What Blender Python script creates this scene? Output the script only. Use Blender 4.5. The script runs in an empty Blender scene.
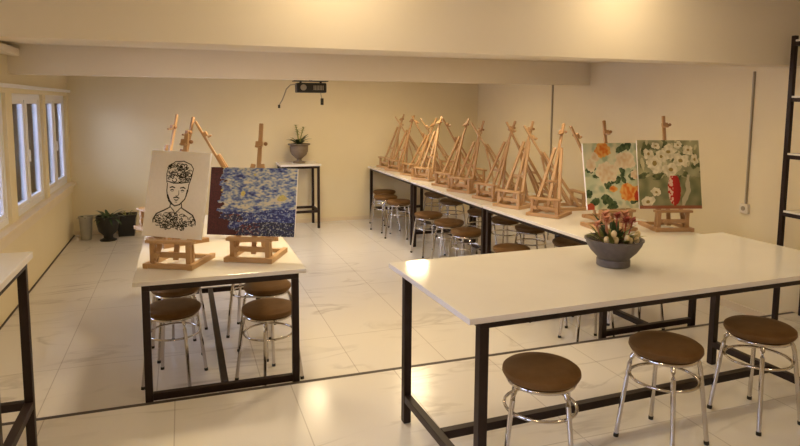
import bpy, bmesh, math, random
from mathutils import Vector, Matrix, noise
random.seed(7)
R = math.radians
col = bpy.context.scene.collection
S = bpy.context.scene

# ------------------------------------------------------------------ materials
def mat(name, color, rough=0.5, metal=0.0, spec=0.5, coat=0.0):
    m = bpy.data.materials.new(name); m.use_nodes = True
    b = m.node_tree.nodes['Principled BSDF']
    b.inputs['Base Color'].default_value = (*color, 1)
    b.inputs['Roughness'].default_value = rough
    b.inputs['Metallic'].default_value = metal
    b.inputs['Specular IOR Level'].default_value = spec
    b.inputs['Coat Weight'].default_value = coat
    return m

def noisy(name, c1, c2, scale=6, rough=0.5, stretch=(1, 1, 1), detail=4, bump=0.0, spec=0.5, metal=0.0, lo=0.3, hi=0.7, rvar=0.0):
    m = mat(name, c1, rough, metal, spec)
    nt = m.node_tree; N = nt.nodes; L = nt.links; b = N['Principled BSDF']
    tc = N.new('ShaderNodeTexCoord'); mp = N.new('ShaderNodeMapping'); mp.inputs['Scale'].default_value = stretch
    no = N.new('ShaderNodeTexNoise'); no.inputs['Scale'].default_value = scale; no.inputs['Detail'].default_value = detail
    cr = N.new('ShaderNodeValToRGB'); cr.color_ramp.elements[0].position = lo; cr.color_ramp.elements[1].position = hi
    cr.color_ramp.elements[0].color = (*c1, 1); cr.color_ramp.elements[1].color = (*c2, 1)
    L.new(tc.outputs['Object'], mp.inputs['Vector']); L.new(mp.outputs['Vector'], no.inputs['Vector'])
    L.new(no.outputs['Fac'], cr.inputs['Fac']); L.new(cr.outputs['Color'], b.inputs['Base Color'])
    if bump:
        bp = N.new('ShaderNodeBump'); bp.inputs['Strength'].default_value = bump; bp.inputs['Distance'].default_value = 0.01
        L.new(no.outputs['Fac'], bp.inputs['Height']); L.new(bp.outputs['Normal'], b.inputs['Normal'])
    if rvar:
        mr = N.new('ShaderNodeMapRange'); mr.inputs['To Min'].default_value = rough; mr.inputs['To Max'].default_value = rough + rvar
        L.new(no.outputs['Fac'], mr.inputs['Value']); L.new(mr.outputs['Result'], b.inputs['Roughness'])
    return m

def tile_mat(name, ox, oy):
    m = mat(name, (0.7, 0.66, 0.6), 0.16, 0, 0.5)
    nt = m.node_tree; N = nt.nodes; L = nt.links; b = N['Principled BSDF']
    tc = N.new('ShaderNodeTexCoord'); mp = N.new('ShaderNodeMapping'); mp.inputs['Location'].default_value = (ox, oy, 0)
    L.new(tc.outputs['Object'], mp.inputs['Vector'])
    br = N.new('ShaderNodeTexBrick'); br.offset = 0; br.squash = 1
    br.inputs['Scale'].default_value = 1; br.inputs['Brick Width'].default_value = 0.66; br.inputs['Row Height'].default_value = 1.32
    br.inputs['Mortar Size'].default_value = 0.0035; br.inputs['Mortar Smooth'].default_value = 0.2
    br.inputs['Color1'].default_value = (1, 1, 1, 1); br.inputs['Color2'].default_value = (0.97, 0.97, 0.97, 1); br.inputs['Mortar'].default_value = (0.70, 0.68, 0.66, 1)
    L.new(mp.outputs['Vector'], br.inputs['Vector'])
    # marble veins: distorted noise ridges
    mp2 = N.new('ShaderNodeMapping'); mp2.inputs['Scale'].default_value = (0.55, 1.5, 1); mp2.inputs['Rotation'].default_value = (0, 0, R(-12))
    L.new(tc.outputs['Object'], mp2.inputs['Vector'])
    n1 = N.new('ShaderNodeTexNoise'); n1.inputs['Scale'].default_value = 1.35; n1.inputs['Detail'].default_value = 5; n1.inputs['Distortion'].default_value = 0.9
    L.new(mp2.outputs['Vector'], n1.inputs['Vector'])
    s1 = N.new('ShaderNodeMath'); s1.operation = 'SUBTRACT'; s1.inputs[1].default_value = 0.5; L.new(n1.outputs['Fac'], s1.inputs[0])
    a1 = N.new('ShaderNodeMath'); a1.operation = 'ABSOLUTE'; L.new(s1.outputs[0], a1.inputs[0])
    cr = N.new('ShaderNodeValToRGB'); e = cr.color_ramp.elements
    e[0].position = 0.0; e[0].color = (0.56, 0.52, 0.47, 1); e[1].position = 0.028; e[1].color = (0.72, 0.68, 0.62, 1)
    L.new(a1.outputs[0], cr.inputs['Fac'])
    # veins only here and there
    n2 = N.new('ShaderNodeTexNoise'); n2.inputs['Scale'].default_value = 1.7; n2.inputs['Detail'].default_value = 2
    L.new(mp.outputs['Vector'], n2.inputs['Vector'])
    cr2 = N.new('ShaderNodeValToRGB'); cr2.color_ramp.elements[0].position = 0.45; cr2.color_ramp.elements[1].position = 0.62
    L.new(n2.outputs['Fac'], cr2.inputs['Fac'])
    mx = N.new('ShaderNodeMix'); mx.data_type = 'RGBA'; mx.inputs['A'].default_value = (0.72, 0.68, 0.62, 1)
    L.new(cr2.outputs['Color'], mx.inputs['Factor']); L.new(cr.outputs['Color'], mx.inputs['B'])
    mu = N.new('ShaderNodeMix'); mu.data_type = 'RGBA'; mu.blend_type = 'MULTIPLY'; mu.inputs['Factor'].default_value = 1
    L.new(mx.outputs['Result'], mu.inputs['A']); L.new(br.outputs['Color'], mu.inputs['B'])
    L.new(mu.outputs['Result'], b.inputs['Base Color'])
    mr = N.new('ShaderNodeMapRange'); mr.inputs['To Min'].default_value = 0.12; mr.inputs['To Max'].default_value = 0.26
    L.new(n2.outputs['Fac'], mr.inputs['Value']); L.new(mr.outputs['Result'], b.inputs['Roughness'])
    return m

def paint_mat(name):
    m = mat(name, (1, 1, 1), 0.6)
    nt = m.node_tree; a = nt.nodes.new('ShaderNodeVertexColor'); a.layer_name = 'paint'
    nt.links.new(a.outputs['Color'], nt.nodes['Principled BSDF'].inputs['Base Color'])
    return m

M = {}
M['wall'] = noisy('cream_plaster', (0.765, 0.66, 0.44), (0.785, 0.68, 0.455), 2.5, 0.85, bump=0.03, spec=0.2)
M['ceil'] = noisy('ceiling_plaster', (0.80, 0.72, 0.58), (0.82, 0.74, 0.60), 2.0, 0.9, spec=0.2)
M['floor_up'] = tile_mat('marble_tiles_front', 0.08, 0.10)
M['floor_lo'] = tile_mat('marble_tiles_back', 0.20, 0.55)
M['edge'] = mat('step_edge_strip', (0.05, 0.035, 0.03), 0.5)
M['top'] = noisy('white_laminate', (0.80, 0.77, 0.71), (0.76, 0.73, 0.67), 3.0, 0.08, spec=0.5, rvar=0.05)
M['slabedge'] = mat('laminate_edge', (0.72, 0.68, 0.66), 0.4)
M['steel'] = noisy('dark_brown_painted_steel', (0.014, 0.006, 0.005), (0.022, 0.010, 0.008), 20, 0.45, spec=0.3)
M['wood'] = noisy('pale_beech', (0.54, 0.345, 0.18), (0.46, 0.28, 0.135), 9, 0.5, (1, 1, 0.2), bump=0.02)
M['wood2'] = noisy('warm_pine', (0.47, 0.28, 0.13), (0.39, 0.22, 0.10), 9, 0.5, (1, 1, 0.2), bump=0.02)
M['wooddark'] = mat('end_grain_beech', (0.30, 0.15, 0.06), 0.6)
M['chrome'] = mat('chrome', (0.60, 0.57, 0.56), 0.14, 1.0)
M['seat'] = noisy('brown_seat_vinyl', (0.13, 0.062, 0.017), (0.165, 0.082, 0.024), 14, 0.6, bump=0.03, spec=0.25)
M['rubber'] = mat('black_rubber', (0.012, 0.011, 0.011), 0.6)
M['canvas'] = noisy('primed_canvas', (0.88, 0.84, 0.83), (0.85, 0.81, 0.80), 60, 0.8, bump=0.04, spec=0.1)
M['ink'] = mat('black_ink', (0.018, 0.016, 0.018), 0.7)
M['paint'] = paint_mat('oil_paint')
M['frame'] = mat('white_window_frame', (0.80, 0.79, 0.80), 0.4)
M['sill'] = noisy('cream_sill', (0.72, 0.60, 0.42), (0.76, 0.64, 0.45), 4, 0.45)
M['black'] = mat('black_plastic', (0.014, 0.013, 0.013), 0.45)
M['grey'] = mat('grey_plastic', (0.36, 0.31, 0.22), 0.5)
M['socket'] = mat('ivory_plastic', (0.72, 0.64, 0.50), 0.4)
M['stone'] = noisy('grey_clay_bowl', (0.10, 0.088, 0.088), (0.14, 0.122, 0.118), 25, 0.6, bump=0.1)
M['urn'] = noisy('brown_grey_urn', (0.16, 0.12, 0.085), (0.21, 0.16, 0.11), 18, 0.65, bump=0.1)
M['potwhite'] = noisy('pale_pot', (0.42, 0.40, 0.34), (0.48, 0.45, 0.38), 12, 0.6)
M['soil'] = noisy('potting_soil', (0.03, 0.018, 0.012), (0.06, 0.035, 0.022), 60, 0.9, bump=0.3)
M['leaf'] = noisy('dark_green_leaf', (0.025, 0.055, 0.020), (0.05, 0.09, 0.035), 12, 0.45)
M['leaf2'] = noisy('yellow_green_leaf', (0.20, 0.22, 0.05), (0.32, 0.32, 0.10), 12, 0.5)
M['bud'] = mat('cream_bud', (0.70, 0.55, 0.32), 0.6)
M['red'] = noisy('dusty_red_petals', (0.28, 0.05, 0.04), (0.42, 0.10, 0.07), 30, 0.7)
M['pink'] = noisy('salmon_petals', (0.55, 0.22, 0.13), (0.62, 0.30, 0.18), 30, 0.7)
M['facade'] = noisy('facade_render', (0.30, 0.24, 0.28), (0.70, 0.60, 0.66), 1.2, 0.9, detail=6, lo=0.4, hi=0.6)
M['facade2'] = mat('facade_band', (0.42, 0.40, 0.44), 0.8)
M['ground'] = noisy('street', (0.10, 0.09, 0.09), (0.15, 0.14, 0.14), 3, 0.9)

def emis(name, color, strength):
    m = bpy.data.materials.new(name); m.use_nodes = True
    b = m.node_tree.nodes['Principled BSDF']; b.inputs['Emission Color'].default_value = (*color, 1)
    b.inputs['Emission Strength'].default_value = strength; b.inputs['Base Color'].default_value = (0.8, 0.8, 0.8, 1)
    return m
M['lamp'] = emis('warm_lamp_diffuser', (1.0, 0.72, 0.42), 20)
gm = bpy.data.materials.new('window_glass'); gm.use_nodes = True
nt = gm.node_tree; nt.nodes.remove(nt.nodes['Principled BSDF'])
out = [n for n in nt.nodes if n.type == 'OUTPUT_MATERIAL'][0]
tr = nt.nodes.new('ShaderNodeBsdfTransparent'); tr.inputs['Color'].default_value = (0.86, 0.88, 0.92, 1)
gl = nt.nodes.new('ShaderNodeBsdfGlossy'); gl.inputs['Roughness'].default_value = 0.03
fr = nt.nodes.new('ShaderNodeFresnel'); fr.inputs['IOR'].default_value = 1.5
mx = nt.nodes.new('ShaderNodeMixShader'); nt.links.new(fr.outputs[0], mx.inputs[0]); nt.links.new(tr.outputs[0], mx.inputs[1]); nt.links.new(gl.outputs[0], mx.inputs[2])
nt.links.new(mx.outputs[0], out.inputs['Surface']); M['glass'] = gm

# ------------------------------------------------------------------ mesh helpers
class MB:
    def __init__(s): s.bm = bmesh.new()
    def box(s, x0, x1, y0, y1, z0, z1, mi=0):
        vs = [s.bm.verts.new((x, y, z)) for x in (x0, x1) for y in (y0, y1) for z in (z0, z1)]
        for f in ((0, 1, 3, 2), (4, 6, 7, 5), (0, 4, 5, 1), (2, 3, 7, 6), (0, 2, 6, 4), (1, 5, 7, 3)):
            s.bm.faces.new([vs[i] for i in f]).material_index = mi
        return s
    def bar(s, p0, p1, w, d, side=(1, 0, 0), w1=None, d1=None):
        p0, p1 = Vector(p0), Vector(p1); a = (p1 - p0).normalized()
        sd = Vector(side); sd = (sd - a * sd.dot(a)).normalized(); dp = a.cross(sd)
        w1 = w if w1 is None else w1; d1 = d if d1 is None else d1
        q = []
        for p, ww, dd in ((p0, w, d), (p1, w1, d1)):
            q.append([s.bm.verts.new(p + sd * i * ww / 2 + dp * j * dd / 2) for i, j in ((-1, -1), (1, -1), (1, 1), (-1, 1))])
        for k in range(4): s.bm.faces.new((q[0][k], q[0][(k + 1) % 4], q[1][(k + 1) % 4], q[1][k]))
        s.bm.faces.new(q[0][::-1]); s.bm.faces.new(q[1])
        return s
    def tube(s, pts, r, n=10, closed=False, taper=None):
        pts = [Vector(p) for p in pts]; rings = []; m = len(pts)
        ref = Vector((0, 0, 1))
        for i, p in enumerate(pts):
            if closed: t = pts[(i + 1) % m] - pts[i - 1]
            else: t = pts[min(i + 1, m - 1)] - pts[max(i - 1, 0)]
            t.normalize()
            if abs(t.dot(ref)) > 0.98: u = t.cross(Vector((1, 0, 0)))
            else: u = t.cross(ref)
            u.normalize(); v = t.cross(u)
            rr = r if taper is None else r + (taper - r) * i / (m - 1)
            rings.append([s.bm.verts.new(p + (u * math.cos(2 * math.pi * k / n) + v * math.sin(2 * math.pi * k / n)) * rr) for k in range(n)])
        for i in range(m if closed else m - 1):
            A, B = rings[i], rings[(i + 1) % m]
            for k in range(n): s.bm.faces.new((A[k], A[(k + 1) % n], B[(k + 1) % n], B[k]))
        if not closed:
            s.bm.faces.new(rings[0][::-1]); s.bm.faces.new(rings[-1])
        return s
    def ring(s, r, z, tr, n=40, cx=0, cy=0):
        return s.tube([(cx + r * math.cos(2 * math.pi * k / n), cy + r * math.sin(2 * math.pi * k / n), z) for k in range(n)], tr, 8, True)
    def lathe(s, prof, n=40, c=(0, 0), closed_top=True, wob=0.0):
        rings = []
        for r, z in prof:
            rings.append([s.bm.verts.new((c[0] + r * (1 + wob * math.sin(5 * 2 * math.pi * k / n)) * math.cos(2 * math.pi * k / n), c[1] + r * (1 + wob * math.sin(5 * 2 * math.pi * k / n)) * math.sin(2 * math.pi * k / n), z)) for k in range(n)])
        for A, B in zip(rings, rings[1:]):
            for k in range(n): s.bm.faces.new((A[k], A[(k + 1) % n], B[(k + 1) % n], B[k]))
        s.bm.faces.new(rings[0][::-1])
        if closed_top: s.bm.faces.new(rings[-1])
        return s
    def ball(s, c, r, sc=(1, 1, 1), seg=12):
        mtx = Matrix.Translation(c) @ Matrix.Diagonal((r * sc[0], r * sc[1], r * sc[2], 1))
        bmesh.ops.create_uvsphere(s.bm, u_segments=seg, v_segments=max(6, seg // 2 + 2), radius=1, matrix=mtx)
        return s
    def blade(s, base, d, length, width, droop, n=7, up=0.7):
        """a bent leaf with a centre fold"""
        base = Vector(base); d = Vector((d[0], d[1], 0)).normalized(); sd = Vector((-d.y, d.x, 0)); rows = []
        for i in range(n + 1):
            t = i / n
            p = base + d * length * t * math.cos(up * (1 - t * 0.3)) + Vector((0, 0, length * (t * math.sin(up) - droop * t * t)))
            w = width * math.sin(math.pi * min(0.98, 0.12 + 0.86 * t)) * 0.5
            rows.append((s.bm.verts.new(p + sd * w + Vector((0, 0, w * 0.25))), s.bm.verts.new(p), s.bm.verts.new(p - sd * w + Vector((0, 0, w * 0.25)))))
        for A, B in zip(rows, rows[1:]):
            s.bm.faces.new((A[0], A[1], B[1], B[0])); s.bm.faces.new((A[1], A[2], B[2], B[1]))
        return s
    def build(s, name, mats, parent=None, smooth=False, bevel=0.0, loc=None, solid=0.0):
        bmesh.ops.recalc_face_normals(s.bm, faces=s.bm.faces)
        me = bpy.data.meshes.new(name); s.bm.to_mesh(me); s.bm.free()
        for m_ in (mats if isinstance(mats, (list, tuple)) else [mats]): me.materials.append(m_)
        if smooth:
            for p in me.polygons: p.use_smooth = True
            me.set_sharp_from_angle(angle=R(45))
        o = bpy.data.objects.new(name, me); col.objects.link(o)
        if parent: o.parent = parent
        if loc: o.location = loc
        if solid:
            md = o.modifiers.new('Solidify', 'SOLIDIFY'); md.thickness = solid
        if bevel:
            md = o.modifiers.new('Bevel', 'BEVEL'); md.width = bevel; md.segments = 2; md.limit_method = 'ANGLE'
        return o

def tag(o, label=None, cat=None, group=None, kind=None):
    if label: o['label'] = label
    if cat: o['category'] = cat
    if group: o['group'] = group
    if kind: o['kind'] = kind
    return o
def empty(name, loc, rz=0, label=None, cat=None, group=None):
    e = bpy.data.objects.new(name, None); col.objects.link(e); e.location = loc; e.rotation_euler = (0, 0, rz)
    e.empty_display_size = 0.05
    return tag(e, label, cat, group)
KIDS = {}
def copy_tree(o, parent=None):
    c = o.copy(); col.objects.link(c)
    if parent: c.parent = parent
    for ch in [x for x in bpy.data.objects if x.parent == o]: copy_tree(ch, c)
    return c
def struct(name, mb, m, **k): return tag(mb.build(name, m, **k), kind='structure')

# ------------------------------------------------------------------ the setting
XL, XR, YS, YB, ZL, YN = -1.46, 4.75, 3.65, 9.56, -0.167, -2.6
ZC, ZF = 2.21, 2.75
struct('floor', MB().box(XL - .2, XR + .2, YN - .2, YS - .030, -0.30, 0), M['floor_up'])
struct('floor', MB().box(XL - .2, XR + .2, YS, YB + .2, -0.30, ZL), M['floor_lo'])
struct('trim_1', MB().box(XL, XR, YS - .030, YS, -0.165, 0.0015), M['edge'])
struct('ceiling', MB().box(XL - .2, XR + .2, YS + .25, YB + .2, ZC, ZC + .15), M['ceil'])
struct('ceiling', MB().box(XL - .2, XR + .2, YN - .2, YS, ZF, ZF + .15), M['ceil'])
struct('trim_2', MB().box(XL, XR, YS, YS + .25, 2.02, ZF + .15), M['ceil'])          # beam over the step
struct('trim_3', MB().box(XL, XR, 6.5, 6.66, 1.94, ZC), M['ceil'])                    # second beam
struct('wall_back', MB().box(XL - .2, XR + .2, YB, YB + .2, ZL, ZC), M['wall'])
struct('wall_right', MB().box(XR, XR + .2, YN, YB, -0.30, ZF + .15), M['wall'])
struct('wall_near', MB().box(XL - .2, XR + .2, YN - .2, YN, -0.3, ZF), M['wall'])
# left wall with its window openings, plus one added for daylight
wl = MB()
wl.box(XL - .2, XL, YN, YB, -0.30, 0.60)
wl.box(XL - .2, XL, YN, YB, 1.77, ZF + .15)
wins = [(0.5, 2.6), (4.55, 6.36), (6.58, 7.93), (8.08, 9.42)]  # first opening is out of view, added to spill daylight into the front
ys = [YN] + [v for w in wins for v in w] + [YB]
for a, b in zip(ys[0::2], ys[1::2]): wl.box(XL - .2, XL, a, b, 0.60, 1.77)
struct('wall_left', wl, M['wall'])
for i, (a, b) in enumerate(wins):
    w = MB(); x0, x1 = XL - .10, XL - .03
    w.box(x0, x1, a, a + .05, .60, 1.77); w.box(x0, x1, b - .05, b, .60, 1.77)
    w.box(x0, x1, a + .05, b - .05, .60, .66); w.box(x0, x1, a + .05, b - .05, 1.71, 1.77)
    mid = (a + b) / 2
    w.box(x0, x1, mid - .045, mid + .045, .66, 1.71)
    for p, q in ((a + .05, mid - .045), (mid + .045, b - .05)):
        w.box(x0 + .015, x1 - .01, p, p + .045, .66, 1.71); w.box(x0 + .015, x1 - .01, q - .045, q, .66, 1.71)
        w.box(x0 + .015, x1 - .01, p + .045, q - .045, .66, .70); w.box(x0 + .015, x1 - .01, p + .045, q - .045, 1.67, 1.71)
    wo = struct('window_%d' % (i + 1), w, M['frame'], bevel=0.003)
    for p, q in ((a + .05, mid - .045), (mid + .045, b - .05)):
        MB().box(x0 + .03, x0 + .036, p + .045, q - .045, .70, 1.67).build('pane', M['glass'], wo)
    MB().box(x1 - .002, x1 + .02, mid + .0, mid + .02, 1.08, 1.2).build('window_handle', M['frame'], wo, bevel=.003)
struct('trim_4', MB().box(XL - .03, XL + .07, 4.4, 9.5, 0.555, 0.598), M['sill'], bevel=.004)
struct('trim_5', MB().box(XL, XL + .035, 4.4, 9.5, 0.47, 0.555), M['sill'])
struct('trim_6', MB().box(XL, XL + .05, 4.4, 9.5, 1.815, 1.85), M['frame'], bevel=.004)
struct('trim_7', MB().box(XL + .003, XL + .10, 3.9, 6.5, 2.10, 2.17), M['ceil'], bevel=.01)
struct('trim_8', MB().box(XL + .001, XL + .012, YS + .01, YB, ZL, ZL + .012), M['edge'])
# a skirting along the right wall of the lower room
struct('baseboard_right', MB().box(XR - .015, XR, YS, YB, ZL, ZL + .07), M['sill'])
struct('baseboard_back', MB().box(XL, XR - .015, YB - .012, YB, ZL, ZL + .06), M['sill'])
# what is seen through the windows
fa = MB().box(-8.4, -8.0, -4, 30, -4, 2.3)
struct('wall_outside', fa, M['facade'])
fw = MB()
for k in range(10):
    yy = 4.2 + k * 2.3
    fw.box(-8.0, -7.95, yy, yy + .1, -.6, 1.9); fw.box(-8.0, -7.95, yy + .8, yy + .9, -.6, 1.9); fw.box(-8.0, -7.95, yy + .1, yy + .8, .9, 1.0)
struct('trim_9', fw, M['facade2'])
struct('floor_outside', MB().box(-8.0, XL - .2, -4, 30, -4, -3.9), M['ground'])

# ------------------------------------------------------------------ lamps
def ceiling_lamp(x, y, z, size, watts, label, group, color=(1.0, 0.795, 0.48)):
    e = empty('ceiling_light', (x, y, z), 0, label, 'ceiling light', group)
    h = size / 2
    f = MB(); f.box(-h - .02, h + .02, -h - .02, -h, -.02, 0); f.box(-h - .02, h + .02, h, h + .02, -.02, 0)
    f.box(-h - .02, -h, -h, h, -.02, 0); f.box(h, h + .02, -h, h, -.02, 0)
    f.build('lamp_frame', M['frame'], e)
    MB().box(-h, h, -h, h, -.012, -.002).build('diffuser', M['lamp'], e)
    l = bpy.data.lights.new('lamp', 'AREA'); l.shape = 'SQUARE'; l.size = size; l.energy = watts; l.color = color
    lo = bpy.data.objects.new('lamp', l); col.objects.link(lo); lo.parent = e; lo.location = (0, 0, -.022)
    return e
WB, WF = 20, 12
ceiling_lamp(2.95, 7.65, ZC, .24, WB, 'square warm ceiling panel above the right bench row, beyond the second beam', 'back room ceiling panels')
ceiling_lamp(1.56, 7.75, ZC, .24, WB, 'square warm ceiling panel near the projector, beyond the second beam', 'back room ceiling panels')
ceiling_lamp(1.75, 4.55, ZC, .24, WB * .9, 'unseen square fill light added between the two beams, over the open floor', 'back room ceiling panels')  # unseen fill, added with the next two to lift the back room
ceiling_lamp(0.45, 4.6, ZC, .24, WB * 1.15, 'unseen square fill light added between the two beams, over the left table', 'back room ceiling panels')  # added fill, not seen: brightens the floor around the left table
ceiling_lamp(3.3, 4.55, ZC, .24, WB * .4, 'unseen square fill light added between the two beams, nearest the right wall', 'back room ceiling panels')  # weakest of the added fill row, also unseen
ceiling_lamp(0.85, 3.2, ZF, .2, WF * .55, 'warm ceiling panel of the front room close to the beam, left one', 'front room ceiling panels')
ceiling_lamp(2.85, 3.2, ZF, .2, WF * .5, 'warm ceiling panel of the front room close to the beam, right one', 'front room ceiling panels')
ceiling_lamp(-0.1, 0.7, ZF, .3, WF * 1.75, 'unseen warm fill light added in the front room behind the viewer, left one', 'front room ceiling panels')  # added out of view, placed to light the portrait canvas from the front
ceiling_lamp(3.0, 0.4, ZF, .3, WF * 1.0, 'unseen warm fill light added in the front room behind the viewer, right one', 'front room ceiling panels')  # second frontal fill, added behind the camera

# ------------------------------------------------------------------ work tables
def work_table(x0, y0, L, W, top, floor, along, rz, label, group, inl=.065, inw=.03, railz=.14, T=.041):
    AP = .034
    """L = length; along='x' or 'y'; origin at the low-x low-y corner"""
    e = empty('work_table', (x0, y0, floor), rz, label, 'table', group)
    h = top - floor
    def P(l0, l1, w0, w1, z0, z1, mb):
        if along == 'x': mb.box(l0, l1, w0, w1, z0, z1)
        else: mb.box(w0, w1, l0, l1, z0, z1)
    t = MB(); P(0, L, 0, W, h - .026, h, t)
    tb = t.build('tabletop', [M['top'], M['slabedge']], e, bevel=.003)
    for f in tb.data.polygons:
        if abs(f.normal.z) < .5: f.material_index = 1
    a0, a1, b0, b1 = inl, L - inl, inw, W - inw
    fr = MB(); P(a0, a1, b0, b0 + T, h - .026 - AP, h - .027, fr); P(a0, a1, b1 - T, b1, h - .026 - AP, h - .027, fr)
    P(a0, a0 + T, b0 + T, b1 - T, h - .026 - AP, h - .027, fr); P(a1 - T, a1, b0 + T, b1 - T, h - .026 - AP, h - .027, fr)
    fr.build('apron_frame', M['steel'], e, bevel=.002)
    for (p, q) in ((a0, b0), (a0, b1 - T), (a1 - T, b0), (a1 - T, b1 - T)):
        lg = MB(); P(p, p + T, q, q + T, 0.004, h - .026 - AP, lg); lo = lg.build('leg', M['steel'], e, bevel=.002)
        ft = MB(); P(p + .004, p + T - .004, q + .004, q + T - .004, 0, .005, ft); ft.build('foot_cap', M['rubber'], lo)
    for p in (a0, a1 - T):
        r = MB(); P(p + .002, p + T - .002, b0 + T, b1 - T, railz - T / 2, railz + T / 2, r); r.build('end_rail', M['steel'], e, bevel=.002)
    r = MB(); P(a0 + T, a1 - T, W / 2 - T / 2, W / 2 + T / 2, railz - T / 2, railz + T / 2, r); r.build('stretcher', M['steel'], e, bevel=.002)
    return e
ZT = .869; ZT2 = .702
work_table(1.034, 2.115, 2.347, .915, ZT, 0, 'x', R(1.8), 'long white-topped work table in the front, with the grey flower bowl on it', 'white-topped work tables', inl=.065, inw=.03)
work_table(-.283, 3.655, 2.08, .972, ZT2, ZL, 'y', 0, 'white-topped work table on the left carrying the ink portrait and the blue painting', 'white-topped work tables', inl=.01, inw=.045, railz=.185)
bl = [(3.66, 1.79, 'white-topped work table under the two flower paintings, nearest of the right bench row'),
      (5.485, 2.03, 'white-topped work table in the middle of the right bench row'),
      (7.545, 1.93, 'white-topped work table at the far end of the right bench row, by the back wall')]
for y, L, lab in bl:
    work_table(2.845 if y < 4 else 2.785, y, L, .965, ZT2, ZL, 'y', R(1.9) if y < 4 else 0, lab, 'white-topped work tables', inl=.012, inw=.03, railz=.185)

def tall_table(x0, y0, w, d, top, floor, railz, label):
    e = empty('tall_side_table', (x0, y0, floor), 0, label, 'table', 'tall square side tables'); h = top - floor; T = .036
    tb = MB().box(0, w, 0, d, h - .03, h).build('tabletop', [M['top'], M['slabedge']], e, bevel=.003)
    for f in tb.data.polygons:
        if abs(f.normal.z) < .5: f.material_index = 1
    i = .02
    fr = MB(); z0, z1 = h - .03 - T, h - .031
    fr.box(i, w - i, i, i + T, z0, z1); fr.box(i, w - i, d - i - T, d - i, z0, z1); fr.box(i, i + T, i + T, d - i - T, z0, z1); fr.box(w - i - T, w - i, i + T, d - i - T, z0, z1)
    fr.build('apron_frame', M['steel'], e, bevel=.002)
    for p in (i, w - i - T):
        for q in (i, d - i - T): MB().box(p, p + T, q, q + T, 0, z0).build('leg', M['steel'], e, bevel=.002)
    for q in (i, d - i - T): MB().box(i + T, w - i - T, q, q + T, railz - T / 2, railz + T / 2).build('rail', M['steel'], e, bevel=.002)
    for p in (i, w - i - T): MB().box(p, p + T, i + T, d - i - T, railz - T / 2, railz + T / 2).build('rail', M['steel'], e, bevel=.002)
tall_table(1.34, 9.03, .60, .50, .80, ZL, .255, 'tall white-topped side table against the back wall, holding the urn')
tall_table(-1.36, 2.52, .715, .60, 1.03, 0, .335, 'tall white-topped table at the left edge, in front of the step')

# ------------------------------------------------------------------ stools
def make_stool():
    e = empty('round_stool', (0, 0, 0))
    s = MB().lathe([(0.02, .455), (.150, .455), (.168, .462), (.176, .476), (.174, .492), (.160, .502), (.11, .506), (.03, .507)], 44)
    s.build('seat', M['seat'], e, True)
    MB().ring(.148, .444, .011, 44).build('seat_ring', M['chrome'], e, True)
    for k in range(4):
        a = math.pi / 4 + k * math.pi / 2; c, sn = math.cos(a), math.sin(a)
        pr = [(.09, .448), (.125, .446), (.148, .436), (.160, .415), (.168, .385), (.178, .32), (.205, .12), (.218, .02)]
        lg = MB().tube([(r * c, r * sn, z) for r, z in pr], .0115, 10).build('leg', M['chrome'], e, True)
        MB().tube([(.2175 * c, .2175 * sn, .018), (.2195 * c, .2195 * sn, 0.0)], .0132, 10).build('rubber_foot', M['rubber'], lg, True)
    MB().ring(.163, .325, .0075, 44).build('foot_ring', M['chrome'], e, True)
    return e
stool0 = make_stool(); used = [False]
def place_stool(x, y, z, rz, label, group):
    o = copy_tree(stool0) if used[0] else stool0
    used[0] = True
    o.location = (x, y, z); o.rotation_euler = (0, 0, R(rz)); o.scale = (1, 1, 1.035); tag(o, label, 'stool', group)
G = 'stools at the front table'
place_stool(1.512, 2.345, 0, 57, 'brown-seated chrome stool at the front table, leftmost of the three', G)
place_stool(2.262, 2.395, 0, 16, 'brown-seated chrome stool at the front table, middle of the three', G)
place_stool(2.93, 2.43, 0, 2, 'brown-seated chrome stool at the front table, rightmost of the three', G)
G = 'stools under the left table'
place_stool(-.085, 4.30, ZL, 69, 'brown stool under the left table, front left, below the ink portrait', G)
place_stool(.515, 4.10, ZL, 30, 'brown stool under the left table, front right, below the blue painting', G)
place_stool(-.075, 4.80, ZL, 10, 'brown stool under the left table, behind the front left stool', G)
place_stool(.575, 4.62, ZL, 35, 'brown stool under the left table, behind the front right stool', G)
place_stool(.50, 5.06, ZL, 160, 'brown stool under the left table, far right, third from the near end', G)
place_stool(-.07, 5.25, ZL, 35, 'brown stool under the left table, far left, third from the near end', G)
G = 'stools under the right bench row'
aisle = [(2.95, 9.12), (2.80, 8.60), (2.84, 8.12), (2.86, 7.06), (2.90, 6.52), (2.87, 5.98), (2.93, 5.12), (3.0, 4.52), (2.95, 3.955)]
ordw = ['first', 'second', 'third', 'fourth', 'fifth', 'sixth', 'seventh', 'eighth', 'ninth']
for k, (x, y) in enumerate(aisle):
    place_stool(x, y, ZL, 80 if k == 8 else random.uniform(0, 90), 'brown stool under the right bench row, aisle side, %s from the back wall' % ordw[k], G)
wallside = [(3.62, 8.65), (3.58, 7.95), (3.58, 7.05), (3.62, 6.48), (3.64, 5.95), (3.64, 5.20), (3.56, 4.12)]
for k, (x, y) in enumerate(wallside):
    place_stool(x, y, ZL, random.uniform(0, 90), 'brown stool under the right bench row, wall side, %s from the back wall' % ordw[k], G)

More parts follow.
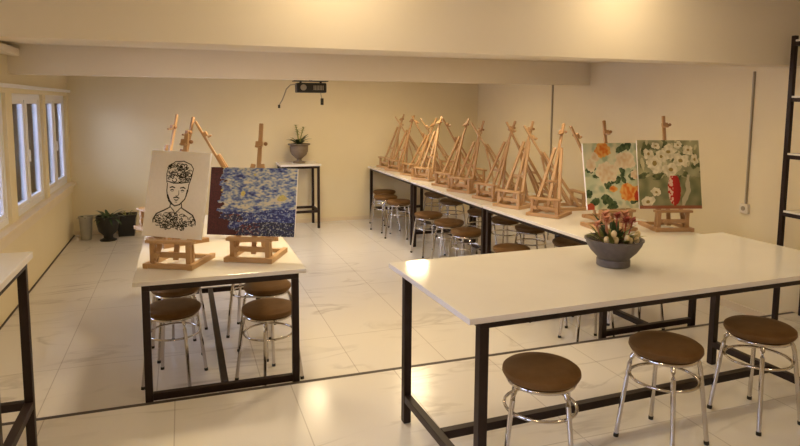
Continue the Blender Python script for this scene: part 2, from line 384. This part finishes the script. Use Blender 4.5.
# ------------------------------------------------------------------ tabletop easels
def make_easel(rake=15, mtop=.84, legtop=.60, mat_=None, clamp=.75, tz=.150):
    w = mat_ or M['wood']; e = empty('tabletop_easel', (0, 0, 0)); tn = math.tan(R(rake))
    def at(x, z, off=0): return (x, .085 + off + (z - .02) * tn, z)
    b = MB()
    b.box(-.157, -.126, 0, .33, 0, .03); b.box(.126, .157, 0, .33, 0, .03)
    b.box(-.126, .126, .002, .034, .002, .030); b.box(-.128, .128, .29, .315, .002, .026)
    b.build('base_frame', w, e, bevel=.002)
    t = MB()
    t.bar((-.115, .050, .026), (-.115, .050, tz), .030, .026); t.bar((.115, .050, .026), (.115, .050, tz), .030, .026)
    t.box(-.15, .15, .022, .080, tz, tz + .018)
    t.build('tray', w, e, bevel=.002)
    MB().bar((-.103, .05, .078), (.10, .05, .078), .030, .024, (0, 0, 1)).build('crossbar', w, e, bevel=.002)
    MB().tube([(-.075, .036, .078), (-.075, .012, .078)], .016, 10).build('knob', w, e, True)
    for s in (-1, 1):
        MB().bar(at(s * .118, .024), at(s * .030, legtop), .028, .020).build('leg', w, e, bevel=.002)
    MB().bar(at(-.078, .30, .012), at(.078, .30, .012), .022, .016, (0, 0, 1)).build('crossbar', w, e, bevel=.002)
    MB().bar(at(0, .03, .022), at(0, mtop, .022), .032, .016, w1=.026).build('mast', w, e, bevel=.002)
    c = MB().bar(at(0, clamp - .015, .004), at(0, clamp + .015, .004), .046, .026)
    c.bar(at(0, clamp - .022, -.018), at(0, clamp - .01, -.018), .036, .026)
    c.build('top_clamp', w, e, bevel=.002)
    MB().ball(at(.042, clamp, .004), .013).build('clamp_knob', M['wooddark'], e, True)
    MB().bar((0, .302, .02), at(0, .50, .034), .026, .014).build('prop', w, e, bevel=.002)
    return e
def put(o, x, y, z, rz, label, group): o.location = (x, y, z); o.rotation_euler = (0, 0, R(rz)); return tag(o, label, 'easel', group)
G = 'easels holding pictures'
eA = put(make_easel(14, .80), -.236, 3.955, ZT2, -27, 'pale wooden easel holding the ink portrait on the left table', G)
eB = put(make_easel(13, .86, clamp=.73, tz=.132), .235 + .13, 3.955 - .06, ZT2, -26, 'pale wooden tabletop easel on the left table holding the blue painting', G)
eA.location = (-.236 + .13, 3.955 - .07, ZT2)
eC = put(make_easel(12, .87, clamp=.78, mat_=M['wood2']), 3.245, 3.97, ZT2, -3, 'wooden tabletop easel on the right bench row holding the orange and white flowers', G)
eD = put(make_easel(12, .91, clamp=.84, mat_=M['wood2']), 3.665, 3.845, ZT2, -16, 'wooden easel at the near end of the right bench row holding the red vase picture', G)
# empty easels
protos = [make_easel(24, .82, .60, M['wood2'], .745), make_easel(27, .80, .56, M['wood2'], .70), make_easel(21, .83, .63, M['wood'], .755),
          make_easel(31, .82, .58, M['wood2'], .74), make_easel(34, .80, .55, M['wood'], .69)]
pu = [False] * 5
def place_easel(k, x, y, rz, label, group):
    o = copy_tree(protos[k]) if pu[k] else protos[k]; pu[k] = True
    put(o, x, y, ZT2, rz, label, group)
G = 'empty easels on the right bench row'
ai = [(2.92, 9.14, -72, 2), (2.91, 8.66, -66, 0), (2.92, 8.08, -80, 1), (2.91, 7.50, -64, 2), (2.92, 6.86, -72, 0), (2.92, 6.34, -60, 1), (2.94, 5.78, -74, 0), (2.93, 5.26, -66, 2), (3.0, 4.72, -54, 0)]
for k, (x, y, r, v) in enumerate(ai):
    place_easel(v, x, y, r, 'empty wooden easel, right bench row, aisle side, %s from the back wall' % ordw[k], G)
wi = [(3.67, 8.86, 88, 4), (3.67, 8.32, 94, 3), (3.67, 7.78, 86, 4), (3.67, 7.20, 92, 3), (3.67, 6.26, 88, 4), (3.67, 5.60, 94, 3), (3.66, 5.06, 84, 4), (3.67, 4.46, 90, 3)]
for k, (x, y, r, v) in enumerate(wi):
    place_easel(v, x, y, r, 'empty wooden easel, right bench row, wall side, %s from the back wall' % ordw[k], G)
G = 'empty easels behind the pictures on the left table'
put(make_easel(13, .89, .66, M['wood2'], .78), -.20, 4.60, ZT2, -66, 'empty wooden easel, left table, leaning behind the left side of the portrait', G)
put(make_easel(13, .90, .66, M['wood'], .80), -.30, 5.10, ZT2, -60, 'empty wooden easel, left table, farthest behind the portrait', G)
put(make_easel(29, .86, .62, M['wood2'], .77), .66, 4.62, ZT2, 82, 'empty wooden easel, left table, steeply tilted between the two pictures', G)

# ------------------------------------------------------------------ pictures
def picture(name, easel, w, h, thick, label, cfun=None, res=0, rake=14, zoff=.168, side=None, dx=0, roll=0):
    """stretched canvas standing on the easel's tray, leaning on its mast"""
    e = empty(name, (0, 0, 0), 0, label, 'painting')
    sx = dx
    tn = math.tan(R(rake))
    base = Vector((sx, .085 + (zoff - .02) * tn - .012, zoff + .001))
    e.matrix_world = Matrix.Translation(easel.location) @ Matrix.Rotation(easel.rotation_euler.z, 4, 'Z') @ Matrix.Translation(base) @ Matrix.Rotation(-R(rake), 4, 'X') @ Matrix.Rotation(R(roll), 4, 'Y')
    MB().box(-w / 2, w / 2, -thick, 0, 0, h).build('stretched_canvas', side or M['canvas'], e, bevel=.002)
    if cfun:
        bm = bmesh.new(); nx = res; ny = int(res * h / w)
        cl = bm.loops.layers.float_color.new('paint')
        vs = [[bm.verts.new((-w / 2 + w * i / nx, -thick - .0012, h * j / ny)) for i in range(nx + 1)] for j in range(ny + 1)]
        for j in range(ny):
            for i in range(nx):
                f = bm.faces.new((vs[j][i], vs[j][i + 1], vs[j + 1][i + 1], vs[j + 1][i]))
                c = cfun((i + .5) / nx, (j + .5) / ny)
                for lp in f.loops: lp[cl] = (*c, 1)
        me = bpy.data.meshes.new('painted_surface'); bm.to_mesh(me); bm.free(); me.materials.append(M['paint'])
        p = bpy.data.objects.new('painted_surface', me); col.objects.link(p); p.parent = e
    return e
def lin(r, g, b): return tuple(((v / 255) / 12.92 if v < 10 else ((v / 255 + .055) / 1.055) ** 2.4) for v in (r, g, b))
def mixc(a, b, t): t = max(0, min(1, t)); return tuple(p + (q - p) * t for p, q in zip(a, b))
def nz(x, y, s, k=0): return noise.noise(Vector((x * s, y * s, k * 7.3)))
def inblob(u, v, cx, cy, rx, ry, ang=0, k=0, wob=.35):
    du, dv = u - cx, v - cy; c, s = math.cos(ang), math.sin(ang); a, b = (du * c + dv * s) / rx, (-du * s + dv * c) / ry
    r = math.hypot(a, b); th = math.atan2(b, a)
    return r < 1 + wob * noise.noise(Vector((math.cos(th) * 1.6, math.sin(th) * 1.6, k * 3.1))) + .12 * nz(u, v, 30, k), r

# plain blue and white brushwork, dark towards one lower corner
def c_blue(u, v):
    n1 = nz(u * 1.0, v * 1.7, 8, 1); n2 = nz(u, v * 1.5, 30, 2); n3 = nz(u * .8, v * 1.3, 4, 3); n4 = nz(u * 1.3, v, 60, 5)
    pal = [lin(44, 50, 112), lin(78, 94, 158), lin(122, 140, 180), lin(176, 184, 190), lin(214, 208, 186)]
    t = .60 + n1 * .6 + n2 * .6 + n3 * .3 + n4 * .18
    if abs(v - .40 - .16 * u + .05 * n1) < .06: t += .34
    if v < .30 + .08 * n3 + .10 * u: t = .16 + n2 * .6 + n4 * .8
    t = max(0, min(.999, t)) * 4; i = int(t); c = mixc(pal[i], pal[i + 1], t - i)
    if v < .17 + .2 * n3 + .05 * u: c = mixc(c, lin(40, 42, 52), .7 + n2 * .5); c = mixc(c, lin(120, 50, 62), .9 if n2 + n4 > .3 and u < .6 else 0); c = mixc(c, lin(170, 176, 180), .8 if n4 > .36 else 0)
    if u < .15 + .10 * n1 + .04 * n2 + max(0, .3 - v) * .55: c = mixc(lin(58, 26, 36), lin(84, 36, 44), n4 + .5)
    if nz(u, v, 5.2, 11) > .40 and v > .42: c = mixc(lin(226, 210, 110), lin(190, 180, 130), n4 + .5)
    return c
fl_or = [(.36, .90, .15, .11), (.80, .24, .17, .14), (.50, .30, .07, .05)]
fl_wh = [(.74, .73, .19, .14), (.40, .56, .21, .16), (.22, .80, .08, .07), (.12, .66, .08, .10), (.92, .50, .07, .08)]
lv = [(.12, .63, .10, .07, .5), (.04, .24, .07, .06, 0), (.15, .12, .09, .05, .2), (.36, .14, .10, .08, -.3), (.57, .43, .10, .06, .3), (.90, .50, .10, .08, -.2),
      (.40, .36, .07, .06, .9), (.68, .60, .05, .10, .3), (.72, .92, .13, .05, .5), (.84, .97, .06, .08, .1), (.46, .05, .10, .07, 0), (.88, .12, .09, .05, .4), (.22, .50, .10, .03, 0), (.70, .44, .04, .08, .5)]
def c_flowers(u, v):
    c = mixc(lin(206, 214, 180), lin(232, 226, 192), .5 + nz(u, v, 5, 4)); c = mixc(c, lin(168, 186, 150), max(0, nz(u, v, 11, 5)) * 1.6)
    for k, (x, y, rx, ry, a) in enumerate(lv):
        q, r = inblob(u, v, x, y, rx, ry, a, k)
        if q: c = mixc(lin(44, 72, 44), lin(96, 116, 78), .45 + nz(u, v, 22, k) * 1.2)
    for k, (x, y, rx, ry) in enumerate(fl_wh):
        q, r = inblob(u, v, x, y, rx, ry, 0, 20 + k)
        if q: c = mixc(lin(226, 196, 150), lin(240, 226, 196), r * .9 + nz(u, v, 18, k) * .9)
    for k, (x, y, rx, ry) in enumerate(fl_or):
        q, r = inblob(u, v, x, y, rx, ry, 0, 40 + k)
        if q: c = mixc(lin(226, 120, 40), lin(240, 186, 96), r * .8 + nz(u, v, 20, k) * 1.2)
    q, r = inblob(u, v, .93, .18, .06, .07, 0, 60)
    if q: c = lin(206, 70, 36)
    q, r = inblob(u, v, .06, .04, .08, .05, 0, 61)
    if q: c = lin(190, 80, 50)
    return c
wf = [(.50, .83, .12, .09), (.69, .70, .13, .10), (.53, .57, .13, .10), (.27, .66, .13, .14), (.38, .76, .09, .09), (.18, .80, .08, .08), (.14, .10, .11, .09), (.82, .86, .08, .07), (.92, .72, .06, .08), (.30, .92, .07, .05), (.66, .93, .07, .05), (.28, .24, .08, .06)]
def c_vase(u, v):
    c = mixc(lin(132, 132, 96), lin(178, 174, 134), .5 + nz(u, v, 6, 6) * 1.1)
    if v < .47 + .06 * nz(u, v, 8, 1): c = mixc(lin(104, 110, 74), lin(150, 146, 106), .4 + nz(u, v, 7, 7) * 1.2)
    if nz(u, v, 13, 8) > .22 and v > .42: c = mixc(lin(60, 72, 44), lin(104, 110, 70), .5 + nz(u, v, 20, 9))
    if abs(u - .78 - .25 * (v - .3) + .05 * nz(u, v, 9, 3)) < .035 and v < .5: c = lin(190, 180, 146)
    if nz(u, v * .6, 16, 12) > .33 and v > .55: c = lin(196, 188, 148)
    for k, (x, y, rx, ry) in enumerate(wf):
        q, r = inblob(u, v, x, y, rx, ry, 0, 80 + k, .5)
        if q:
            c = mixc(lin(196, 186, 150), lin(232, 222, 192), .6 + nz(u, v, 20, k))
            if r < .28: c = lin(150, 128, 66)
    hw = .082 * math.sqrt(max(0, 1 - ((v - .28) / .22) ** 2)) + .02
    if .05 < v < .48 and abs(u - .57) < hw:
        c = mixc(lin(196, 36, 24), lin(150, 24, 20), (u - .5) * 6)
        if u < .55 and nz(u, v, 24, 10) > -.05: c = lin(228, 190, 166)
    if v < .045: c = lin(150, 90, 60)
    return c
pic = picture('ink_portrait', eA, .385, .535, .022, 'white canvas with a black ink portrait of a person in a tall fur cap', rake=14, dx=-.018, roll=2.2)
blue = picture('blue_painting', eB, .575, .435, .018, 'landscape canvas of blue, white and yellow brushwork on the left table', c_blue, 170, rake=13, zoff=.150, dx=-.012)
picture('flower_painting', eC, .50, .53, .018, 'square painting of orange and white flowers with dark leaves on pale green', c_flowers, 110, rake=12)
picture('vase_painting', eD, .515, .555, .018, 'painting of white flowers in a red vase on a green ground', c_vase, 120, rake=12)

# the ink drawing: brush strokes lying on the canvas
ink = MB(); Y0 = -.0228
def stroke(pts, w0, w1=None):
    w1 = w0 if w1 is None else w1
    n = len(pts); rows = []
    for i, (x, z) in enumerate(pts):
        a, b = pts[max(0, i - 1)], pts[min(n - 1, i + 1)]
        dx, dz = b[0] - a[0], b[1] - a[1]; l = math.hypot(dx, dz) or 1
        t = i / (n - 1); w = (w0 + (w1 - w0) * t) * (.45 + .55 * math.sin(math.pi * min(1, max(0, .15 + .7 * t)))) / 2
        rows.append([ink.bm.verts.new((x - dz / l * w * s, y, z + dx / l * w * s)) for s in (-1, 1) for y in (Y0, Y0 + .0006)])
    for A, B in zip(rows, rows[1:]):
        ink.bm.faces.new((A[0], A[2], B[2], B[0])); ink.bm.faces.new((A[0], B[0], B[1], A[1])); ink.bm.faces.new((A[2], A[3], B[3], B[2]))
def arc(cx, cz, rx, rz, a0, a1, n=10): return [(cx + rx * math.cos(R(a0 + (a1 - a0) * i / n)), cz + rz * math.sin(R(a0 + (a1 - a0) * i / n))) for i in range(n + 1)]
rng = random.Random(3)
# canvas frame: x -.1875 .. .1875, z 0 .. .535 ; the head sits a little right of centre
HX = .005
stroke([(HX - .075, .335), (HX - .082, .39), (HX - .074, .435), (HX - .035, .468), (HX + .02, .474), (HX + .07, .455), (HX + .088, .43), (HX + .082, .38), (HX + .070, .325)], .006)
for _ in range(95):       # curls of the fur cap
    u, v = rng.random(), rng.random()
    x = HX - .070 + u * .145; z = .350 + v * .105
    if z > .46 - abs(x - HX) * .3: continue
    r = rng.uniform(.007, .015); a = rng.uniform(0, 360)
    stroke(arc(x, z, r, r * .8, a, a + rng.uniform(160, 300)), rng.uniform(.002, .0065))
stroke([(HX - .075, .345), (HX - .03, .335), (HX + .02, .338), (HX + .072, .348)], .008)
stroke([(HX - .070, .335), (HX - .068, .285), (HX - .058, .245), (HX - .035, .212), (HX - .005, .195), (HX + .025, .205), (HX + .055, .24), (HX + .068, .29), (HX + .070, .335)], .0075)
stroke([(HX - .060, .262), (HX - .045, .225), (HX - .02, .202)], .013); stroke([(HX + .066, .30), (HX + .060, .255)], .011)
for s in (-1, 1):
    stroke([(HX + s * .016, .306), (HX + s * .035, .312), (HX + s * .052, .305)], .009)
    stroke([(HX + s * .022, .291), (HX + s * .034, .295), (HX + s * .046, .289)], .008)
    stroke([(HX + s * .024, .284), (HX + s * .040, .283)], .003)
stroke([(HX + .010, .292), (HX + .013, .268), (HX + .008, .258), (HX - .008, .257)], .004)
stroke([(HX - .020, .244), (HX, .250), (HX + .020, .243)], .009); stroke([(HX - .014, .234), (HX, .230), (HX + .014, .235)], .007); stroke([(HX - .008, .219), (HX + .008, .219)], .004)
stroke([(HX - .032, .215), (HX - .036, .185), (HX - .070, .165), (HX - .118, .140), (HX - .135, .105), (HX - .132, .085)], .008)
stroke([(HX + .036, .215), (HX + .042, .185), (HX + .080, .165), (HX + .118, .145), (HX + .140, .110), (HX + .142, .085)], .008)
stroke([(HX - .034, .19), (HX - .01, .168), (HX + .002, .150), (HX + .02, .168), (HX + .04, .19)], .006)
stroke([(HX + .0, .15), (HX + .004, .06)], .004)
for _ in range(210):      # scribbled coat
    x = HX + rng.uniform(-.125, .135); z = rng.uniform(.055, .150)
    if z > .165 - abs(x - HX) * .35 or z < .035 + abs(x - HX) * .32: continue
    r = rng.uniform(.006, .017); a = rng.uniform(0, 360)
    stroke(arc(x, z, r, r * rng.uniform(.4, 1), a, a + rng.uniform(90, 260), 7), rng.uniform(.0025, .006))
ink.build('ink_drawing', M['ink'], pic)

# ------------------------------------------------------------------ flower bowl on the front table
bowl = empty('flower_bowl', (2.105, 2.625, ZT), 0, 'grey footed bowl of pink and red flowers on the front table', 'flower bowl'); bowl.scale = (.9, .9, 1.0)
MB().lathe([(.088, 0), (.094, .004), (.094, .034), (.086, .040), (.100, .052), (.130, .080), (.152, .112), (.160, .134), (.166, .137), (.166, .143), (.154, .143), (.146, .128), (.05, .122)], 48).build('bowl', M['stone'], bowl, True)
MB().lathe([(.03, .118), (.145, .127), (.12, .134), (.02, .138)], 30).build('soil', M['soil'], bowl, True)
fo = MB()
for k in range(46):
    a = rng.uniform(0, 2 * math.pi); r = rng.uniform(.0, .115)
    fo.blade((r * math.cos(a), r * math.sin(a), .13), (math.cos(a + rng.uniform(-.8, .8)), math.sin(a)), rng.uniform(.055, .105), rng.uniform(.02, .032), rng.uniform(.1, .5), up=rng.uniform(.5, 1.3))
fo.build('foliage', M['leaf2'], bowl, True)
fo = MB()
for k in range(16):
    a = rng.uniform(0, 2 * math.pi); r = rng.uniform(0, .05)
    fo.blade((r * math.cos(a) - .0, r * math.sin(a), .13), (math.cos(a), math.sin(a)), rng.uniform(.09, .17), .028, .15, up=1.2)
fo.build('foliage', M['leaf'], bowl, True)
for k, (x, y, z, m_, n) in enumerate([(-.075, -.02, .245, 'pink', 14), (-.045, .03, .262, 'pink', 12), (.055, -.03, .235, 'red', 16), (.085, .02, .258, 'pink', 12), (.040, .03, .25, 'red', 12), (-.105, .02, .215, 'pink', 8), (.115, -.01, .225, 'red', 8)]):
    f = MB()
    f.tube([(x * .7, y, .13), (x * .9, y, z - .04), (x, y, z)], .004, 6)
    for q in range(n):
        a = q * 2.4; rr = .006 + .022 * (q / n)
        f.blade((x + rr * .3 * math.cos(a), y + rr * .3 * math.sin(a), z - .016 + .018 * (1 - q / n)), (math.cos(a), math.sin(a)), .034, .024, .25, 4, up=1.3 - q / n)
    f.build('flower', M[m_], bowl, True)
for k, (x, y, z) in enumerate([(-.075, -.09, .185), (-.055, -.085, .150), (.0, -.11, .160), (.085, -.085, .160), (.105, -.07, .172), (.03, -.10, .145), (-.10, -.06, .150), (.065, -.11, .148)]):
    MB().ball((x, y, z), .016, (1, 1, 1.2)).tube([(x * .9, y * .8, .125), (x, y, z - .01)], .003, 6).build('bud', M['bud'], bowl, True)

# ------------------------------------------------------------------ urn plant
urn = empty('potted_orchid', (1.652, 9.27, .80), 0, 'brown footed urn with a leafy plant on the tall table at the back', 'potted plant')
MB().lathe([(.090, 0), (.095, .012), (.090, .024), (.040, .038), (.034, .058), (.060, .082), (.108, .125), (.132, .18), (.136, .235), (.134, .262), (.165, .275), (.168, .290), (.150, .292), (.125, .272), (.04, .262)], 40).build('urn', M['urn'], urn, True)
MB().lathe([(.03, .258), (.122, .268), (.09, .275), (.02, .278)], 24).build('soil', M['soil'], urn, True)
fo = MB()
for k in range(12):
    a = k * 2.4; fo.blade((.02 * math.cos(a), .02 * math.sin(a), .27), (math.cos(a), math.sin(a)), rng.uniform(.16, .27), .06, rng.uniform(.2, .5), up=rng.uniform(.7, 1.25))
fo.build('foliage', M['leaf'], urn, True)
fo = MB()
for a, h, r in ((2.2, .33, .03), (.4, .30, .04), (4, .26, .02)):
    pts = [(r * math.cos(a) * t * 2, r * math.sin(a) * t * 2, .27 + h * t - .05 * t * t) for t in [i / 8 for i in range(9)]]; fo.tube(pts, .006, 6)
    for t in (5, 6, 7, 8):
        for q in range(3): fo.blade(pts[t], (math.cos(q * 2.1 + t), math.sin(q * 2.1 + t)), .055, .03, .4, 4, up=.8)
fo.build('stem', M['leaf2'], urn, True)

# ------------------------------------------------------------------ plants in the corner
def corner_plant(name, x, y, prof, m_, label, n, length, leaf='leaf', sq=False, top=.3, narrow=.04):
    e = empty(name, (x, y, ZL), 0, label, 'potted plant')
    if sq:
        b = MB(); w0, w1, h = prof
        q = [[b.bm.verts.new((i * w / 2, j * w / 2, z)) for i, j in ((-1, -1), (1, -1), (1, 1), (-1, 1))] for w, z in ((w0, 0), (w1, h - .03), (w1 + .02, h - .03), (w1 + .02, h), (w1 - .01, h), (w1 - .02, h - .03))]
        for A, B in zip(q, q[1:]):
            for k in range(4): b.bm.faces.new((A[k], A[(k + 1) % 4], B[(k + 1) % 4], B[k]))
        b.bm.faces.new(q[0]); b.bm.faces.new(q[-1]); b.build('pot', m_, e)
    else: MB().lathe(prof, 32).build('pot', m_, e, True)
    f = MB()
    for k in range(n):
        a = k * 2.4 + rng.uniform(-.3, .3); f.blade((.03 * math.cos(a), .03 * math.sin(a), top - .03), (math.cos(a), math.sin(a)), length * rng.uniform(.6, 1.1), narrow, rng.uniform(.3, .8), up=rng.uniform(.4, 1.25))
    f.build('foliage', M[leaf], e, True)
corner_plant('potted_plant', -1.26, 9.24, [(.05, 0), (.065, .005), (.085, .29), (.095, .30), (.095, .32), (.082, .32), (.078, .30), (.02, .295)], M['potwhite'], 'small plant in a pale tall pot in the back left corner', 7, .11, top=.31)
corner_plant('potted_plant', -.975, 9.10, [(.105, 0), (.11, .01), (.06, .035), (.06, .07), (.12, .13), (.145, .26), (.15, .33), (.135, .33), (.125, .30), (.02, .295)], M['black'], 'large spiky plant in a black footed pot, back left corner', 30, .27, top=.32)
corner_plant('potted_plant', -.765, 9.38, (.20, .25, .30), M['black'], 'sparse plant in a square black pot, right of the footed pot', 7, .16, 'leaf2', True, .30, .02)

# ------------------------------------------------------------------ projector
pj = empty('projector', (1.475, 7.45, 1.82), R(-4), 'black ceiling projector hanging beyond the second beam, with dangling leads', 'projector')
b = MB().box(-.175, .175, -.12, .12, 0, .115)
b.build('projector_body', M['black'], pj, bevel=.012)
MB().tube([(-.10, -.12, .06), (-.10, -.145, .06)], .035, 20).build('lens', M['grey'], pj, True)
v = MB()
for k in range(7): v.box(.02 + k * .018, .03 + k * .018, -.123, -.119, .03, .085)
v.build('vent', M['grey'], pj)
MB().box(-.21, .20, -.10, .10, .132, .142).build('mount_plate', M['black'], pj, bevel=.002)
m_ = MB()
for x in (-.12, .12): m_.box(x - .012, x + .012, -.02, .02, .11, .134)
m_.box(-.02, .02, -.02, .02, .14, ZC - 1.822)
m_.build('mount_arm', M['steel'], pj)
cb = MB(); cb.tube([(-.175, 0, .10), (-.24, -.01, .09), (-.29, -.02, .04), (-.315, -.02, -.03), (-.34, -.02, -.09), (-.375, -.02, -.15)], .0065, 8); cb.build('cable', M['grey'], pj, True)
MB().box(-.39, -.365, -.032, -.008, -.185, -.145).build('plug', M['black'], pj, bevel=.003)
cb = MB(); cb.tube([(.12, 0, .005), (.125, -.01, -.04), (.135, -.01, -.07)], .005, 8); cb.build('cable', M['grey'], pj, True)
MB().box(.118, .152, -.025, .005, -.145, -.065).build('plug', M['black'], pj, bevel=.003)

# ------------------------------------------------------------------ conduits and socket on the right wall
o = MB().box(XR - .022, XR, 4.150, 4.163, .83, 2.0).build('cable_conduit', M['grey'], bevel=.003)
tag(o, 'thin vertical cable conduit on the right wall, running down to the socket', 'conduit')
o = MB().box(XR - .022, XR, 7.285, 7.303, ZL, 1.97).build('cable_conduit', M['grey'], bevel=.003)
tag(o, 'thin vertical cable conduit on the right wall behind the crossed easels', 'conduit')
so = empty('wall_socket', (XR, 4.165, .745), 0, 'ivory wall socket at the foot of the conduit', 'socket')
MB().box(-.03, 0, -.045, .04, .0, .085).build('socket_box', M['socket'], so, bevel=.006)
for s in (0,): MB().tube([(-.031, s, .043), (-.034, s, .043)], .021, 18).build('outlet', M['grey'], so, True)

# ------------------------------------------------------------------ metal shelf unit at the right edge
sh = empty('shelf_unit', (4.42, 2.30, 0), 0, 'tall dark metal shelf unit with white boards at the right edge', 'shelf')
SW, SL, T = .325, 1.27, .034
for x in (0, SW - T):
    for y in (0, SL - T): MB().box(x, x + T, y, y + T, 0, 2.235).build('upright', M['steel'], sh, bevel=.002)
for z in (.455, .875, 1.325, 1.765, 2.19):
    f = MB()
    f.box(.004, T - .004, T, SL - T, z - .032, z - .002); f.box(SW - T + .004, SW - .004, T, SL - T, z - .032, z - .002)
    f.box(T, SW - T, .004, T - .004, z - .032, z - .002); f.box(T, SW - T, SL - T + .004, SL - .004, z - .032, z - .002)
    f.build('shelf_rail', M['steel'], sh)
    MB().box(.002, SW - .002, T + .001, SL - T - .001, z, z + .014).build('shelf_board', M['top'], sh)

# ------------------------------------------------------------------ world, camera, view
w = bpy.data.worlds.new('World'); S.world = w; w.use_nodes = True
bg = w.node_tree.nodes['Background']; bg.inputs['Color'].default_value = (0.62, 0.74, 1.0, 1); bg.inputs['Strength'].default_value = 17.0

cam = bpy.data.cameras.new('Camera'); co = bpy.data.objects.new('Camera', cam); col.objects.link(co); S.camera = co
cam.sensor_width = 36; cam.lens = 621.5 / 800 * 36; cam.shift_y = -53.43 / 800; cam.clip_start = .05
yaw, pitch, roll = .338, .106, .007
F = Vector((math.sin(yaw), math.cos(yaw), 0)); Rt = Vector((math.cos(yaw), -math.sin(yaw), 0)); U = Vector((0, 0, 1))
F2 = F * math.cos(pitch) - U * math.sin(pitch); U2 = U * math.cos(pitch) + F * math.sin(pitch)
R3 = Rt * math.cos(roll) + U2 * math.sin(roll); U3 = U2 * math.cos(roll) - Rt * math.sin(roll)
co.matrix_world = Matrix(((R3.x, U3.x, -F2.x, 0), (R3.y, U3.y, -F2.y, 0), (R3.z, U3.z, -F2.z, 1.70), (0, 0, 0, 1)))

S.view_settings.view_transform = 'Standard'; S.view_settings.look = 'None'; S.view_settings.gamma = 1
S.view_settings.use_curve_mapping = False; S.view_settings.exposure = -0.10
S.cycles.use_denoising = True
S.cycles.max_bounces = 8
